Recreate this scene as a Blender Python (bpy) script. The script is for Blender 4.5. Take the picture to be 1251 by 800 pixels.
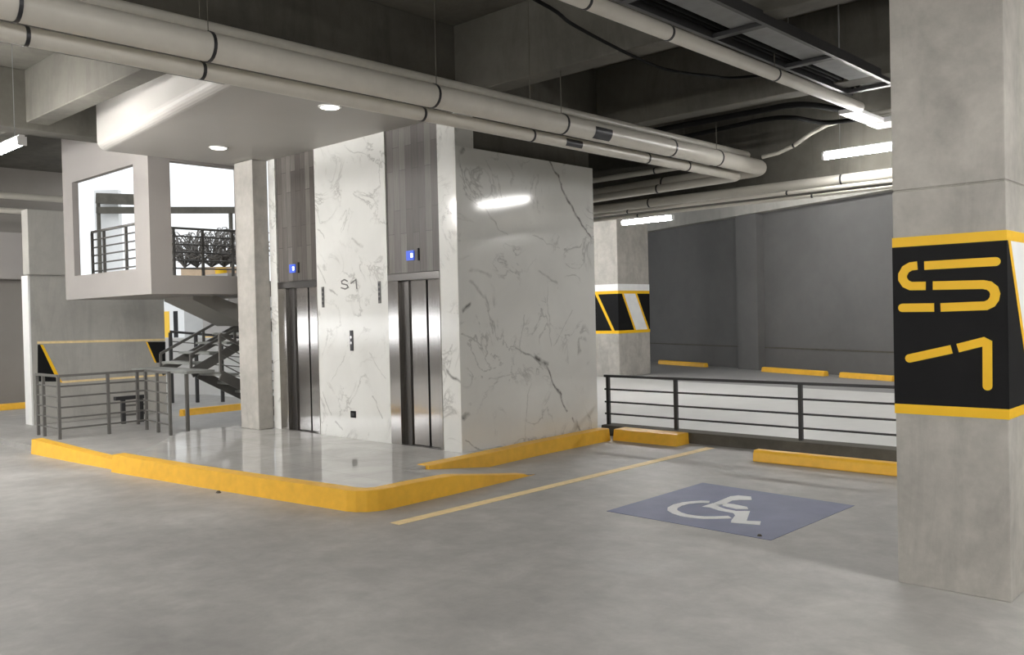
import bpy, math, random
from mathutils import Vector, Matrix
for o in list(bpy.data.objects): bpy.data.objects.remove(o)
S = bpy.context.scene
COL = S.collection
rnd = random.Random(7)
# ------------------------------------------------------------------ camera, world, exposure
FP, CX, CY, H = 1080.0, 625.5, 400.0, 1.75            # focal length in px for 1251 x 800, eye height
_A = Vector((1638-CX, 360-CY, FP)).normalized()        # world +Y seen in camera space (right, down, forward)
_B = Vector((-526.11-CX, 409.775-CY, FP)).normalized() # world -X
_X = -_B; _Z = _X.cross(_A).normalized(); _X = _A.cross(_Z).normalized()
def ray(u, v):
    c = Vector((u-CX, v-CY, FP)); return Vector((_X.dot(c), _A.dot(c), _Z.dot(c)))
def onz(u, v, z=0.0):
    d = ray(u, v); t = (z-H)/d.z; return Vector((d.x*t, d.y*t, z))
def onx(u, v, x):
    d = ray(u, v); t = x/d.x; return Vector((x, d.y*t, H+d.z*t))
def ony(u, v, y):
    d = ray(u, v); t = y/d.y; return Vector((d.x*t, y, H+d.z*t))
cd = bpy.data.cameras.new('camera'); cam = bpy.data.objects.new('camera', cd); COL.objects.link(cam)
cd.sensor_width = 36.0; cd.lens = 36.0*FP/1251.0; cd.clip_end = 300
right = Vector((_X.x, _A.x, _Z.x)); up = -Vector((_X.y, _A.y, _Z.y)); back = -Vector((_X.z, _A.z, _Z.z))
cam.matrix_world = Matrix(((right.x, up.x, back.x, 0), (right.y, up.y, back.y, 0), (right.z, up.z, back.z, H), (0, 0, 0, 1)))
S.camera = cam
W = bpy.data.worlds.new('sky'); S.world = W; W.use_nodes = True
W.node_tree.nodes['Background'].inputs[0].default_value = (0.93, 0.97, 1.0, 1)
W.node_tree.nodes['Background'].inputs[1].default_value = 1.15
S.view_settings.view_transform = 'Standard'; S.view_settings.look = 'None'
S.view_settings.gamma = 1.0; S.view_settings.use_curve_mapping = False
S.view_settings.exposure = 0.22
TUBE = 190.0       # radiance of the LED tubes out of the picture
TUBE_NEAR = 60.0   # radiance of the dimmer tubes in the picture
SPOT = 3.0         # radiance of the lobby downlights

# ------------------------------------------------------------------ materials
def new_mat(name):
    m = bpy.data.materials.new(name); m.use_nodes = True
    nt = m.node_tree; b = nt.nodes['Principled BSDF']; return m, nt, b
def lk(nt, a, b): nt.links.new(a, b)
def coords(nt, scale=(1, 1, 1), rot=(0, 0, 0)):
    tc = nt.nodes.new('ShaderNodeTexCoord'); mp = nt.nodes.new('ShaderNodeMapping')
    mp.inputs['Scale'].default_value = scale; mp.inputs['Rotation'].default_value = rot
    lk(nt, tc.outputs['Object'], mp.inputs['Vector']); return mp.outputs['Vector']
def noise(nt, vec, scale, detail=4, rough=0.55, dist=0.0):
    n = nt.nodes.new('ShaderNodeTexNoise'); n.inputs['Scale'].default_value = scale
    n.inputs['Detail'].default_value = detail; n.inputs['Roughness'].default_value = rough
    n.inputs['Distortion'].default_value = dist
    if vec: lk(nt, vec, n.inputs['Vector'])
    return n.outputs['Fac']
def ramp(nt, fac, stops):
    r = nt.nodes.new('ShaderNodeValToRGB'); e = r.color_ramp.elements
    while len(e) < len(stops): e.new(0.5)
    for k, (p, c) in enumerate(stops):
        e[k].position = p; e[k].color = (c[0], c[1], c[2], 1) if hasattr(c, '__len__') else (c, c, c, 1)
    lk(nt, fac, r.inputs['Fac']); return r.outputs['Color']
def mix(nt, fac, a, b, mode='MIX'):
    x = nt.nodes.new('ShaderNodeMix'); x.data_type = 'RGBA'; x.blend_type = mode
    for sock, v in ((x.inputs[0], fac), (x.inputs[6], a), (x.inputs[7], b)):
        if isinstance(v, (int, float)): sock.default_value = v
        elif isinstance(v, tuple): sock.default_value = (v[0], v[1], v[2], 1)
        else: lk(nt, v, sock)
    return x.outputs[2]
def bump(nt, b, h, strength=0.2, dist=0.01):
    n = nt.nodes.new('ShaderNodeBump'); n.inputs['Strength'].default_value = strength
    n.inputs['Distance'].default_value = dist; lk(nt, h, n.inputs['Height']); lk(nt, n.outputs['Normal'], b.inputs['Normal'])
def sc(c, k): return tuple(x*k for x in c)
def concrete(name, c, var=0.18, rough=0.85, s1=0.7, s2=5.0, rr=None, stain=0.0):
    m, nt, b = new_mat(name); v = coords(nt)
    n1 = noise(nt, v, s1, 6, 0.6, 0.4); n2 = noise(nt, v, s2, 6, 0.65)
    base = ramp(nt, n1, [(0.3, sc(c, 1-var)), (0.7, sc(c, 1+var))])
    f = ramp(nt, n2, [(0.3, 1-var*0.6), (0.7, 1+var*0.5)])
    col = mix(nt, 1.0, base, f, 'MULTIPLY')
    if stain:
        n3 = noise(nt, coords(nt, (1.6, 1.6, 0.35)), 1.3, 6, 0.7, 0.8)
        col = mix(nt, 1.0, col, ramp(nt, n3, [(0.48, 1.0), (0.62, 1-stain), (0.7, 1.0)]), 'MULTIPLY')
    lk(nt, col, b.inputs['Base Color'])
    if rr: lk(nt, ramp(nt, n1, [(0.3, rr[0]), (0.7, rr[1])]), b.inputs['Roughness'])
    else: b.inputs['Roughness'].default_value = rough
    bump(nt, b, n2, 0.12, 0.004); return m
def paint(name, c, rough=0.5, var=0.06, metal=0.0, s=6.0):
    m, nt, b = new_mat(name); n = noise(nt, coords(nt), s, 4)
    lk(nt, ramp(nt, n, [(0.3, sc(c, 1-var)), (0.7, sc(c, 1+var))]), b.inputs['Base Color'])
    b.inputs['Roughness'].default_value = rough; b.inputs['Metallic'].default_value = metal; return m
def emit(name, c, s):
    m, nt, b = new_mat(name); b.inputs['Base Color'].default_value = (*c, 1)
    b.inputs['Emission Color'].default_value = (*c, 1); b.inputs['Emission Strength'].default_value = s; return m
def mth(nt, op, a, b=None, c=None, clamp=False):
    n = nt.nodes.new('ShaderNodeMath'); n.operation = op; n.use_clamp = clamp
    for i, v in enumerate((a, b, c)):
        if v is None: continue
        if isinstance(v, (int, float)): n.inputs[i].default_value = v
        else: lk(nt, v, n.inputs[i])
    return n.outputs[0]
def marble(name, axis, segs, seed=0.0, base=(0.80, 0.80, 0.77)):
    # white marble slabs: soft clouding, thin wandering veins and the bold veins of these very slabs (segs: a, b, width, strength)
    m, nt, b = new_mat(name); v = coords(nt)
    wob = nt.nodes.new('ShaderNodeTexNoise'); wob.inputs['Scale'].default_value = 4.0; wob.inputs['Detail'].default_value = 5
    lk(nt, v, wob.inputs['Vector'])
    off = nt.nodes.new('ShaderNodeVectorMath'); off.operation = 'MULTIPLY_ADD'
    lk(nt, wob.outputs['Color'], off.inputs[0]); off.inputs[1].default_value = (0.16, 0.16, 0.16); lk(nt, v, off.inputs[2])
    sx = nt.nodes.new('ShaderNodeSeparateXYZ'); lk(nt, off.outputs[0], sx.inputs[0])
    U = sx.outputs[axis]; Vz = sx.outputs[2]
    dark = None
    for (a0, a1, b0, b1, w, k) in segs:
        a0 += .08; b0 += .08; a1 += .08; b1 += .08
        dx, dz = b0-a0, b1-a1; L2 = dx*dx+dz*dz
        px = mth(nt, 'SUBTRACT', U, a0); pz = mth(nt, 'SUBTRACT', Vz, a1)
        t = mth(nt, 'ADD', mth(nt, 'MULTIPLY', px, dx/L2), mth(nt, 'MULTIPLY', pz, dz/L2), None, True)
        ex = mth(nt, 'SUBTRACT', px, mth(nt, 'MULTIPLY', t, dx)); ez = mth(nt, 'SUBTRACT', pz, mth(nt, 'MULTIPLY', t, dz))
        d = mth(nt, 'SQRT', mth(nt, 'ADD', mth(nt, 'MULTIPLY', ex, ex), mth(nt, 'MULTIPLY', ez, ez)))
        f = mth(nt, 'MULTIPLY', mth(nt, 'SUBTRACT', 1.0, mth(nt, 'DIVIDE', d, w), None, True), min(1.0, k*1.25))
        dark = f if dark is None else mth(nt, 'MAXIMUM', dark, f)
    mp = nt.nodes.new('ShaderNodeMapping'); lk(nt, v, mp.inputs['Vector']); mp.inputs['Location'].default_value = (seed, seed*.7, seed*.3)
    cl = noise(nt, mp.outputs[0], 1.1, 5, 0.6, 0.5)
    vn = noise(nt, mp.outputs[0], 1.5, 8, 0.6, 1.2)
    thin = ramp(nt, mth(nt, 'ABSOLUTE', mth(nt, 'SUBTRACT', vn, 0.5)), [(0.0, 0.44), (0.010, 0.22), (0.026, 0.0)])
    gate = ramp(nt, noise(nt, mp.outputs[0], 1.7, 2), [(0.46, 0.0), (0.6, 1.0)])
    thin = mth(nt, 'MULTIPLY', thin, gate)
    brk = ramp(nt, noise(nt, v, 9.0, 4), [(0.35, 0.35), (0.6, 1.0)])
    fac = thin if dark is None else mth(nt, 'MAXIMUM', thin, mth(nt, 'MULTIPLY', dark, brk))
    bc = ramp(nt, cl, [(0.3, sc(base, 0.93)), (0.7, sc(base, 1.04))])
    lk(nt, mix(nt, fac, bc, (0.10, 0.095, 0.09)), b.inputs['Base Color'])
    b.inputs['Roughness'].default_value = 0.10; b.inputs['Specular IOR Level'].default_value = 0.45
    return m
M = {}
M['floor'] = concrete('polished_concrete_floor', (0.375, 0.366, 0.35), 0.2, 0.4, 0.55, 4.0, (0.40, 0.62))
nt = M['floor'].node_tree; b = nt.nodes['Principled BSDF']
src = b.inputs['Base Color'].links[0].from_socket
lk(nt, mix(nt, 1.0, src, ramp(nt, noise(nt, coords(nt), 2.6, 9, 0.72, 0.6), [(0.40, 0.94), (0.52, 1.0), (0.68, 1.12)]), 'MULTIPLY'), b.inputs['Base Color'])
M['aisle'] = concrete('aisle_floor_lit_tone', (0.66, 0.66, 0.65), 0.05, 0.45, 0.4, 3.0)  # brightness of the lamplit aisle put into the floor colour
M['bay'] = concrete('bay_floor_dim_tone', (0.30, 0.30, 0.30), 0.08, 0.6, 0.5, 4.0)  # weaker light over the bays put into a darker floor colour
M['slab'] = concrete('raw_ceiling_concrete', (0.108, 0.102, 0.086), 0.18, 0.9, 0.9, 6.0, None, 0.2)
M['pillar'] = concrete('pillar_concrete', (0.46, 0.44, 0.405), 0.17, 0.8, 1.8, 9.0, None, 0.14)
M['wallc'] = concrete('wall_concrete', (0.42, 0.41, 0.38), 0.10, 0.85, 0.6, 4.0, None, 0.12)
M['darkwall'] = concrete('dark_painted_wall', (0.135, 0.134, 0.132), 0.08, 0.8, 0.5, 3.0)
M['brownwall'] = concrete('taupe_wall', (0.27, 0.25, 0.23), 0.05, 0.8, 0.5, 3.0)
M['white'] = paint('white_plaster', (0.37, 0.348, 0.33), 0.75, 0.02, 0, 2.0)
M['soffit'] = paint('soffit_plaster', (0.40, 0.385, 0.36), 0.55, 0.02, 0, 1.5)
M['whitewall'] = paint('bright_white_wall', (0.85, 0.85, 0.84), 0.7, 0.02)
M['yellow'] = paint('yellow_kerb_paint', (0.88, 0.49, 0.04), 0.42, 0.07, 0, 9.0)
M['signyellow'] = paint('yellow_sign_paint', (0.95, 0.56, 0.012), 0.5, 0.03)
M['lineyellow'] = paint('pale_yellow_line_paint', (0.86, 0.68, 0.36), 0.6, 0.10, 0, 12.0)
M['black'] = paint('black_band_paint', (0.012, 0.012, 0.013), 0.55, 0.1)
M['black'].node_tree.nodes['Principled BSDF'].inputs['Specular IOR Level'].default_value = 0.12
M['blue'] = paint('slate_blue_paint', (0.155, 0.175, 0.30), 0.55, 0.12, 0, 3.0)
M['whitepaint'] = paint('white_marking_paint', (0.88, 0.89, 0.90), 0.6, 0.04)
M['pvc'] = paint('cream_pipe_plastic', (0.66, 0.63, 0.57), 0.35, 0.04)
M['pvcgrey'] = paint('grey_pipe_plastic', (0.50, 0.48, 0.43), 0.4, 0.04)
M['darkrail'] = paint('dark_rail_paint', (0.035, 0.035, 0.037), 0.45, 0.1)
M['steelrail'] = paint('grey_rail_steel', (0.17, 0.165, 0.155), 0.4, 0.08, 0.3)
M['galv'] = paint('galvanised_steel', (0.26, 0.265, 0.265), 0.8, 0.12, 0.0)
M['cable'] = paint('black_cable', (0.008, 0.008, 0.008), 0.85, 0.1); M['cable'].node_tree.nodes['Principled BSDF'].inputs['Specular IOR Level'].default_value = 0.1
M['plinth'] = concrete('dark_kerb_concrete', (0.10, 0.092, 0.075), 0.2, 0.9, 2.0, 9.0)
M['housing'] = paint('white_lamp_housing', (0.8, 0.8, 0.8), 0.4, 0.01)
M['tube'] = emit('led_tube', (1.0, 0.98, 0.95), TUBE)
M['tube_near'] = emit('led_tube_dim', (1.0, 0.98, 0.95), TUBE_NEAR)
M['tube_mid'] = emit('led_tube_mid', (1.0, 0.97, 0.94), 120.0)
M['spot'] = emit('downlight_lens', (1.0, 0.96, 0.9), SPOT)
M['glowing'] = emit('added_panel_glow', (0.95, 0.97, 1.0), 3.0)  # glow of the added strip in the left wall
M['screen'] = emit('blue_screen', (0.04, 0.10, 0.6), 0.4)
M['digit'] = emit('white_digit', (0.8, 0.9, 1.0), 3.0)
M['plate'] = paint('dark_metal_plate', (0.05, 0.05, 0.055), 0.35, 0.1, 0.6)
M['greyletter'] = paint('grey_letter_metal', (0.16, 0.155, 0.15), 0.4, 0.1, 0.5)
M['tan'] = concrete('tan_planter', (0.62, 0.47, 0.33), 0.1, 0.9)
M['leaf'] = paint('dusty_grey_leaf', (0.20, 0.185, 0.17), 0.7, 0.3)
M['tread'] = paint('stair_tread_steel', (0.34, 0.35, 0.33), 0.4, 0.1, 0.3)
# brushed stainless steel
def steel(name, c, rough):
    m, nt, b = new_mat(name); n = noise(nt, coords(nt, (60, 60, 0.6)), 3.0, 3)
    lk(nt, ramp(nt, n, [(0.3, sc(c, 0.96)), (0.7, sc(c, 1.03))]), b.inputs['Base Color'])
    lk(nt, ramp(nt, n, [(0.3, rough*0.8), (0.7, rough*1.2)]), b.inputs['Roughness'])
    b.inputs['Metallic'].default_value = 1.0; return m
M['steel'] = steel('brushed_steel', (0.60, 0.58, 0.56), 0.13)
M['steelmid'] = steel('mid_brushed_steel', (0.34, 0.33, 0.32), 0.38)
M['steeldark'] = steel('dark_brushed_steel', (0.13, 0.125, 0.12), 0.35)
# vertical grey-brown wood planks
def wood():
    m, nt, b = new_mat('grey_brown_plank_cladding')
    tc = nt.nodes.new('ShaderNodeTexCoord'); sp = nt.nodes.new('ShaderNodeSeparateXYZ'); lk(nt, tc.outputs['Object'], sp.inputs[0])
    cb = nt.nodes.new('ShaderNodeCombineXYZ'); lk(nt, sp.outputs[2], cb.inputs[0]); lk(nt, sp.outputs[0], cb.inputs[1])
    br = nt.nodes.new('ShaderNodeTexBrick'); lk(nt, cb.outputs[0], br.inputs['Vector'])
    br.inputs['Scale'].default_value = 1.0; br.inputs['Brick Width'].default_value = 0.78; br.inputs['Row Height'].default_value = 0.118
    br.inputs['Mortar Size'].default_value = 0.003; br.offset = 0.37; br.offset_frequency = 2
    br.inputs['Color1'].default_value = (0.062, 0.053, 0.046, 1); br.inputs['Color2'].default_value = (0.145, 0.132, 0.12, 1)
    br.inputs['Mortar'].default_value = (0.03, 0.026, 0.022, 1)
    g = noise(nt, coords(nt, (40, 40, 2.0)), 1.5, 5)
    lk(nt, mix(nt, 1.0, br.outputs['Color'], ramp(nt, g, [(0.3, 0.75), (0.7, 1.2)]), 'MULTIPLY'), b.inputs['Base Color'])
    b.inputs['Roughness'].default_value = 0.5; return m
M['wood'] = wood()
# polished tiles of the lobby
def tiles():
    m, nt, b = new_mat('polished_lobby_tile')
    br = nt.nodes.new('ShaderNodeTexBrick'); lk(nt, coords(nt), br.inputs['Vector'])
    br.inputs['Scale'].default_value = 1.0; br.inputs['Brick Width'].default_value = 1.2; br.inputs['Row Height'].default_value = 0.6
    br.inputs['Mortar Size'].default_value = 0.0025; br.offset = 0.0
    br.inputs['Color1'].default_value = (0.55, 0.54, 0.52, 1); br.inputs['Color2'].default_value = (0.59, 0.58, 0.56, 1)
    br.inputs['Mortar'].default_value = (0.36, 0.35, 0.33, 1)
    n = noise(nt, coords(nt), 1.6, 6, 0.6, 1.0)
    lk(nt, mix(nt, 1.0, br.outputs['Color'], ramp(nt, n, [(0.35, 0.86), (0.65, 1.08)]), 'MULTIPLY'), b.inputs['Base Color'])
    b.inputs['Roughness'].default_value = 0.06; b.inputs['Specular IOR Level'].default_value = 0.7; return m
M['tile'] = tiles()
def vs(u0, v0, u1, v1, w, k):     # a bold vein on the side wall (plane x = -7.45), read from the slab's own pattern
    a = onx(u0, v0, -7.45); b = onx(u1, v1, -7.45); return (a.y, a.z, b.y, b.z, w, k)
def vf(u0, v0, u1, v1, w, k):
    a = ony(u0, v0, 7.05); b = ony(u1, v1, 7.05); return (a.x, a.z, b.x, b.z, w, k)
M['marble_side'] = marble('marble_side', 1, [
    vs(671, 195, 688, 232, .022, .85), vs(688, 232, 702, 262, .03, .8), vs(702, 262, 724, 292, .022, .9),
    vs(562, 215, 612, 282, .014, .35), vs(612, 282, 622, 288, .012, .3), vs(630, 422, 660, 445, .022, .55), vs(654, 438, 668, 446, .05, .9), vs(666, 446, 693, 503, .024, .8),
    vs(640, 386, 636, 430, .012, .35), vs(700, 380, 676, 420, .012, .3), vs(564, 380, 574, 372, .03, .7), vs(566, 408, 588, 422, .016, .5),
    vs(567, 512, 573, 505, .04, .7), vs(568, 538, 590, 550, .016, .5), vs(700, 512, 708, 526, .022, .6), vs(563, 186, 566, 182, .04, .7),
    vs(575, 330, 600, 336, .03, .25), vs(660, 330, 680, 346, .03, .3), vs(648, 468, 640, 540, .012, .3), vs(597, 462, 650, 452, .012, .25),
    vs(576, 345, 590, 362, .03, .3), vs(650, 285, 683, 303, .012, .3), vs(668, 350, 672, 420, .012, .28)], 0.0, (0.77, 0.77, 0.745))
M['marble_front'] = marble('marble_front', 0, [
    vf(402, 352, 412, 360, .02, .45), vf(395, 480, 404, 506, .014, .5), vf(455, 482, 468, 512, .016, .55), vf(410, 515, 418, 526, .018, .45),
    vf(423, 430, 406, 468, .01, .3), vf(420, 178, 452, 192, .012, .3), vf(410, 225, 416, 215, .02, .3), vf(432, 238, 450, 248, .014, .35), vf(545, 450, 563, 470, .03, .7),
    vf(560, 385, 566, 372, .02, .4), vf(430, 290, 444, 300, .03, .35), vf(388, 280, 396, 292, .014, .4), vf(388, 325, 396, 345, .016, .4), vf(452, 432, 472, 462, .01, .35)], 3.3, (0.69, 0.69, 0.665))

# ------------------------------------------------------------------ mesh builder
class MB:
    def __init__(s): s.v = []; s.f = []; s.smooth = []
    def add(s, vs_, fs, smooth=False):
        n = len(s.v); s.v += [Vector(p) for p in vs_]
        for f in fs: s.f.append([i+n for i in f]); s.smooth.append(smooth)
        return s
    def box(s, x0, x1, y0, y1, z0, z1):
        x0, x1 = sorted((x0, x1)); y0, y1 = sorted((y0, y1)); z0, z1 = sorted((z0, z1))
        return s.add([(x0,y0,z0),(x1,y0,z0),(x1,y1,z0),(x0,y1,z0),(x0,y0,z1),(x1,y0,z1),(x1,y1,z1),(x0,y1,z1)],
                     [(0,3,2,1),(4,5,6,7),(0,1,5,4),(1,2,6,5),(2,3,7,6),(3,0,4,7)])
    def prism(s, poly, d):       # poly: 3-D polygon, d: extrusion vector
        n = len(poly); d = Vector(d); P = [Vector(p) for p in poly]
        nrm = Vector((0, 0, 0))
        for i in range(n): nrm += P[i].cross(P[(i+1) % n])
        if nrm.dot(d) > 0: P.reverse()
        return s.add(P+[p+d for p in P], [tuple(range(n)), tuple(reversed(range(n, 2*n)))]+[(i, i+n, (i+1) % n+n, (i+1) % n) for i in range(n)])
    def tube(s, pts, r, n=12, caps=True):
        P = [Vector(p) for p in pts]; rings = []; prev = None
        for i, p in enumerate(P):
            t = (P[min(i+1, len(P)-1)]-P[max(i-1, 0)]).normalized()
            if prev is None:
                a = Vector((0, 0, 1)) if abs(t.z) < 0.9 else Vector((1, 0, 0)); u = t.cross(a).normalized()
            else: u = (prev - t*prev.dot(t)).normalized()
            prev = u; w = t.cross(u)
            rr = r[i] if hasattr(r, '__len__') else r
            rings.append([p+u*math.cos(2*math.pi*k/n)*rr+w*math.sin(2*math.pi*k/n)*rr for k in range(n)])
        vs_ = [q for R_ in rings for q in R_]; fs = []
        for i in range(len(P)-1):
            for k in range(n): fs.append((i*n+k, i*n+(k+1) % n, (i+1)*n+(k+1) % n, (i+1)*n+k))
        s.add(vs_, fs, True)
        if caps:
            s.add(rings[0], [tuple(reversed(range(n)))]); s.add(rings[-1], [tuple(range(n))])
        return s
    def bar(s, a, b, w, h):      # rectangular bar from a to b, w across, h tall
        a = Vector(a); b = Vector(b); t = (b-a).normalized(); z = Vector((0, 0, 1))
        if abs(t.z) > 0.95: z = Vector((0, 1, 0))
        u = t.cross(z).normalized()*w/2; v = u.cross(t).normalized()*h/2
        q = [-u-v, u-v, u+v, -u+v]
        return s.add([a+k for k in q]+[b+k for k in q], [(0,1,2,3),(7,6,5,4),(0,4,5,1),(1,5,6,2),(2,6,7,3),(3,7,4,0)])
    def ribbon(s, pts, w, U, V, O, d, c0=False, c1=False):   # flat stroke of width w in plane O + a U + b V, extruded by d
        P = [Vector((p[0], p[1])) for p in pts]; n = len(P); L = []; R_ = []
        for i in range(n):
            t0 = (P[i]-P[i-1]).normalized() if i else (P[1]-P[0]).normalized()
            t1 = (P[i+1]-P[i]).normalized() if i < n-1 else t0
            t = (t0+t1).normalized(); k = 1/max(0.5, math.sqrt(max(0.0, (1+t0.dot(t1))/2)))
            nn = Vector((-t.y, t.x))*w/2*k; L.append(P[i]+nn); R_.append(P[i]-nn)
        U, V, O = Vector(U), Vector(V), Vector(O)
        # quads between L and R plus caps as fans keep concave strokes clean
        m = len(L); D = Vector(d); top = lambda q: O+U*q.x+V*q.y+D; bot = lambda q: O+U*q.x+V*q.y
        vs_ = [top(q) for q in L]+[top(q) for q in R_]; fs = [(i, m+i, m+i+1, i+1) for i in range(m-1)]
        vs_ += [bot(q) for q in L]+[bot(q) for q in R_]
        fs += [(i, i+1, 2*m+i+1, 2*m+i) for i in range(m-1)]+[(m+i+1, m+i, 3*m+i, 3*m+i+1) for i in range(m-1)]
        fs += [(0, 2*m, 3*m, m), (m-1, 2*m-1, 4*m-1, 3*m-1)]
        s.add(vs_, fs)
        for flag, p, other in ((c0, P[0], P[1]), (c1, P[-1], P[-2])):
            if flag:
                a0_ = math.atan2((p-other).y, (p-other).x); s.prism([bot(p+Vector((math.cos(a0_+math.pi*(j/10-.5)), math.sin(a0_+math.pi*(j/10-.5))))*w/2) for j in range(11)], D)
        return s
    def build(s, name, mat, parent=None, loc=None, bevel=0.0):
        me = bpy.data.meshes.new(name)
        o = bpy.data.objects.new(name, me); COL.objects.link(o)
        if parent is not None:
            o.parent = parent; base = world_loc(parent)
        else:
            base = Vector(loc) if loc is not None else Vector((0, 0, 0)); o.location = base
        me.from_pydata([p-base for p in s.v], [], s.f); me.validate()
        if len(me.polygons) == len(s.smooth):
            me.polygons.foreach_set('use_smooth', s.smooth)
        me.materials.append(mat if not isinstance(mat, str) else M[mat])
        import bmesh
        bm = bmesh.new(); bm.from_mesh(me); bmesh.ops.recalc_face_normals(bm, faces=bm.faces); bm.to_mesh(me); bm.free()
        if bevel:
            b = o.modifiers.new('bevel', 'BEVEL'); b.width = bevel; b.segments = 2; b.limit_method = 'ANGLE'; b.angle_limit = math.radians(40)
        me.update(); return o
def world_loc(o):
    p = Vector((0, 0, 0))
    while o is not None: p += o.location; o = o.parent
    return p
def tag(o, label, cat, group=None, kind=None):
    o['label'] = label; o['category'] = cat
    if group: o['group'] = group
    if kind: o['kind'] = kind
    return o
def thing(name, loc, label, cat, group=None):
    e = bpy.data.objects.new(name, None); COL.objects.link(e); e.location = loc; e.empty_display_size = 0.1
    return tag(e, label, cat, group)
def struct(name, mb, mat, bevel=0.0, label=None, cat=None):
    o = mb.build(name, mat, bevel=bevel); o['kind'] = 'structure'
    if label: o['label'] = label; o['category'] = cat
    return o
def copy_tree(o, parent=None):
    c = o.copy(); COL.objects.link(c)
    if parent is not None: c.parent = parent
    for ch in [k for k in bpy.data.objects if k.parent == o]: copy_tree(ch, c)
    return c

# ================================================================== LARGE STRUCTURE
ZL, ZS = 0.15, 5.09          # lobby level, underside of slab
YF, XS = 7.05, -7.45         # front and side face of the elevator block
FW0, FW1 = Vector((-36.0, 33.1, 0)), Vector((8.0, 14.9, 0))     # foot of the far wall, which runs askew
def far(x, k=0.0): return FW0.y+(x-FW0.x)*(FW1.y-FW0.y)/(FW1.x-FW0.x)-k
struct('floor', MB().prism([(-36,-8,-.3),(8,-8,-.3),(8,10.32,-.3),(-36,10.32,-.3)], (0,0,.3)), 'floor', label='grey polished concrete floor of the parking garage', cat='floor')
struct('floor_aisle', MB().prism([(-36,10.32,-.3),(8,10.32,-.3),(8,15.1,-.3),(3,17.1,-.3),(3,16.9,-.3),(-12.2,18.6,-.3),(-36,30.2,-.3)], (0,0,.3)), 'aisle', label='floor coloured as brightly lit in the driving aisle beyond the rear railing', cat='floor')
struct('floor_bays', MB().prism([(3,16.9,-.3),(3,17.1,-.3),(-36,33.3,-.3),(-36,30.2,-.3),(-12.2,18.6,-.3)], (0,0,.3)), 'bay', label='floor coloured as dimly lit in the parking bays along the far wall', cat='floor')
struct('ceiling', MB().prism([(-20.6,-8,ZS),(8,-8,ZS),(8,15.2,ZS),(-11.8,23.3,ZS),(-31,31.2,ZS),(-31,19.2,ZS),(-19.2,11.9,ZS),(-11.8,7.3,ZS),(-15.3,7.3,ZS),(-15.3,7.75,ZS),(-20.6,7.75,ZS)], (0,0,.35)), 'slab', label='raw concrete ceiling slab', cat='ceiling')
n = (FW1-FW0).normalized(); nn = Vector((-n.y, n.x, 0))
A_ = Vector((-19.0, far(-19.0), 0)); fw = MB().prism([FW0, A_, A_+nn*.3, FW0+nn*.3], (0,0,3.3)); fw.prism([A_, FW1, FW1+nn*.3, A_+nn*.3], (0,0,ZS))
struct('wall_far', fw, 'darkwall', label='dark grey far wall behind the parking bays', cat='wall')
struct('wall_left', MB().box(-20.9,-20.6,-8,-5.5,0,ZS).box(-20.9,-20.6,-5.5,1.6,0,1.1).box(-20.9,-20.6,-5.5,1.6,1.75,ZS).box(-20.9,-20.6,1.6,7.7,0,ZS), 'brownwall', label='taupe wall at the far left with a slot for the added glow strip', cat='wall')
struct('wall_right', MB().box(8,8.3,-8,15.2,0,ZS), 'wallc', label='concrete wall at the right', cat='wall')
struct('wall_rear', MB().box(-20.9,8.3,-8.3,-8,0,ZS), 'wallc', label='concrete wall behind the viewer', cat='wall')
struct('emitter_1', MB().box(-20.78,-20.72,-5.5,1.6,1.1,1.75), 'glowing', label='lit frosted strip window added in the far left wall for the door highlights', cat='emitter')  # unseen glowing strip, added to put highlights on the elevator doors
# elevator block
struct('floor_lobby', MB().prism([(-10.5,4.5,0),(-6.4,4.93,0),(-6.4,5.9,0),(-7.12,5.9,0),(-7.2,6.95,0),(-7.2,7.7,0),(-7.448,7.7,0),(-7.448,7.05,0),(-7.5,7.05,0),(-7.5,7.2,0),(-7.9,7.4,0),(-11.9,7.4,0),(-11.9,8.3,0),(-12.25,8.3,0),(-12.25,6.0,0)], (0,0,ZL)), 'tile', label='polished light tile floor of the elevator lobby', cat='floor')
struct('floor_ramp', MB().prism([(-7.2,5.9,0),(-7.2,5.9,ZL),(-7.2,7.15,.004),(-7.2,7.15,0)], (.8,0,0)), 'floor', label='short concrete ramp from the lobby down to the bay', cat='ramp')
struct('floor_stair_landing', MB().prism([(-12.9,4.33,0),(-10.5,4.5,0),(-10.5,6.6,0),(-12.2,6.6,0),(-12.2,8.9,0),(-14.9,8.9,0),(-14.9,4.33,0)], (0,0,.08)), 'floor', label='raised concrete floor by the stairs', cat='floor')
struct('wall_elevator_front', MB().box(-10.27,-8.74,YF,YF+.3,ZL,4.2), 'marble_front', label='white marble panel between the two elevators', cat='wall')
struct('wall_elevator_corner', MB().box(-7.76,XS-.002,YF,YF+.3,ZL,4.2), 'marble_front', label='narrow white marble strip right of the right elevator', cat='wall')
struct('wall_elevator_edge', MB().box(-11.44,-11.26,YF,YF+.3,ZL,4.2), 'marble_front', label='thin white marble strip left of the left elevator', cat='wall')
struct('wall_elevator_side', MB().box(XS-.25,XS,YF+.004,9.62,0,3.71), 'marble_side', label='veined white marble side wall of the elevator block', cat='wall')
sh = MB().box(-7.72,-7.5,YF+.3,9.6,3.71,4.6).box(-11.6,-7.7,9.3,9.6,0,ZS).box(-11.75,-11.45,7.3,9.6,0,ZS).box(-11.45,-7.7,8.6,8.75,0,ZS)
sh.box(-11.44,-7.47,YF+.02,YF+.3,4.2,ZS)
struct('wall_elevator_shaft', sh, 'slab', label='raw concrete elevator shaft above the marble', cat='wall')
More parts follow.
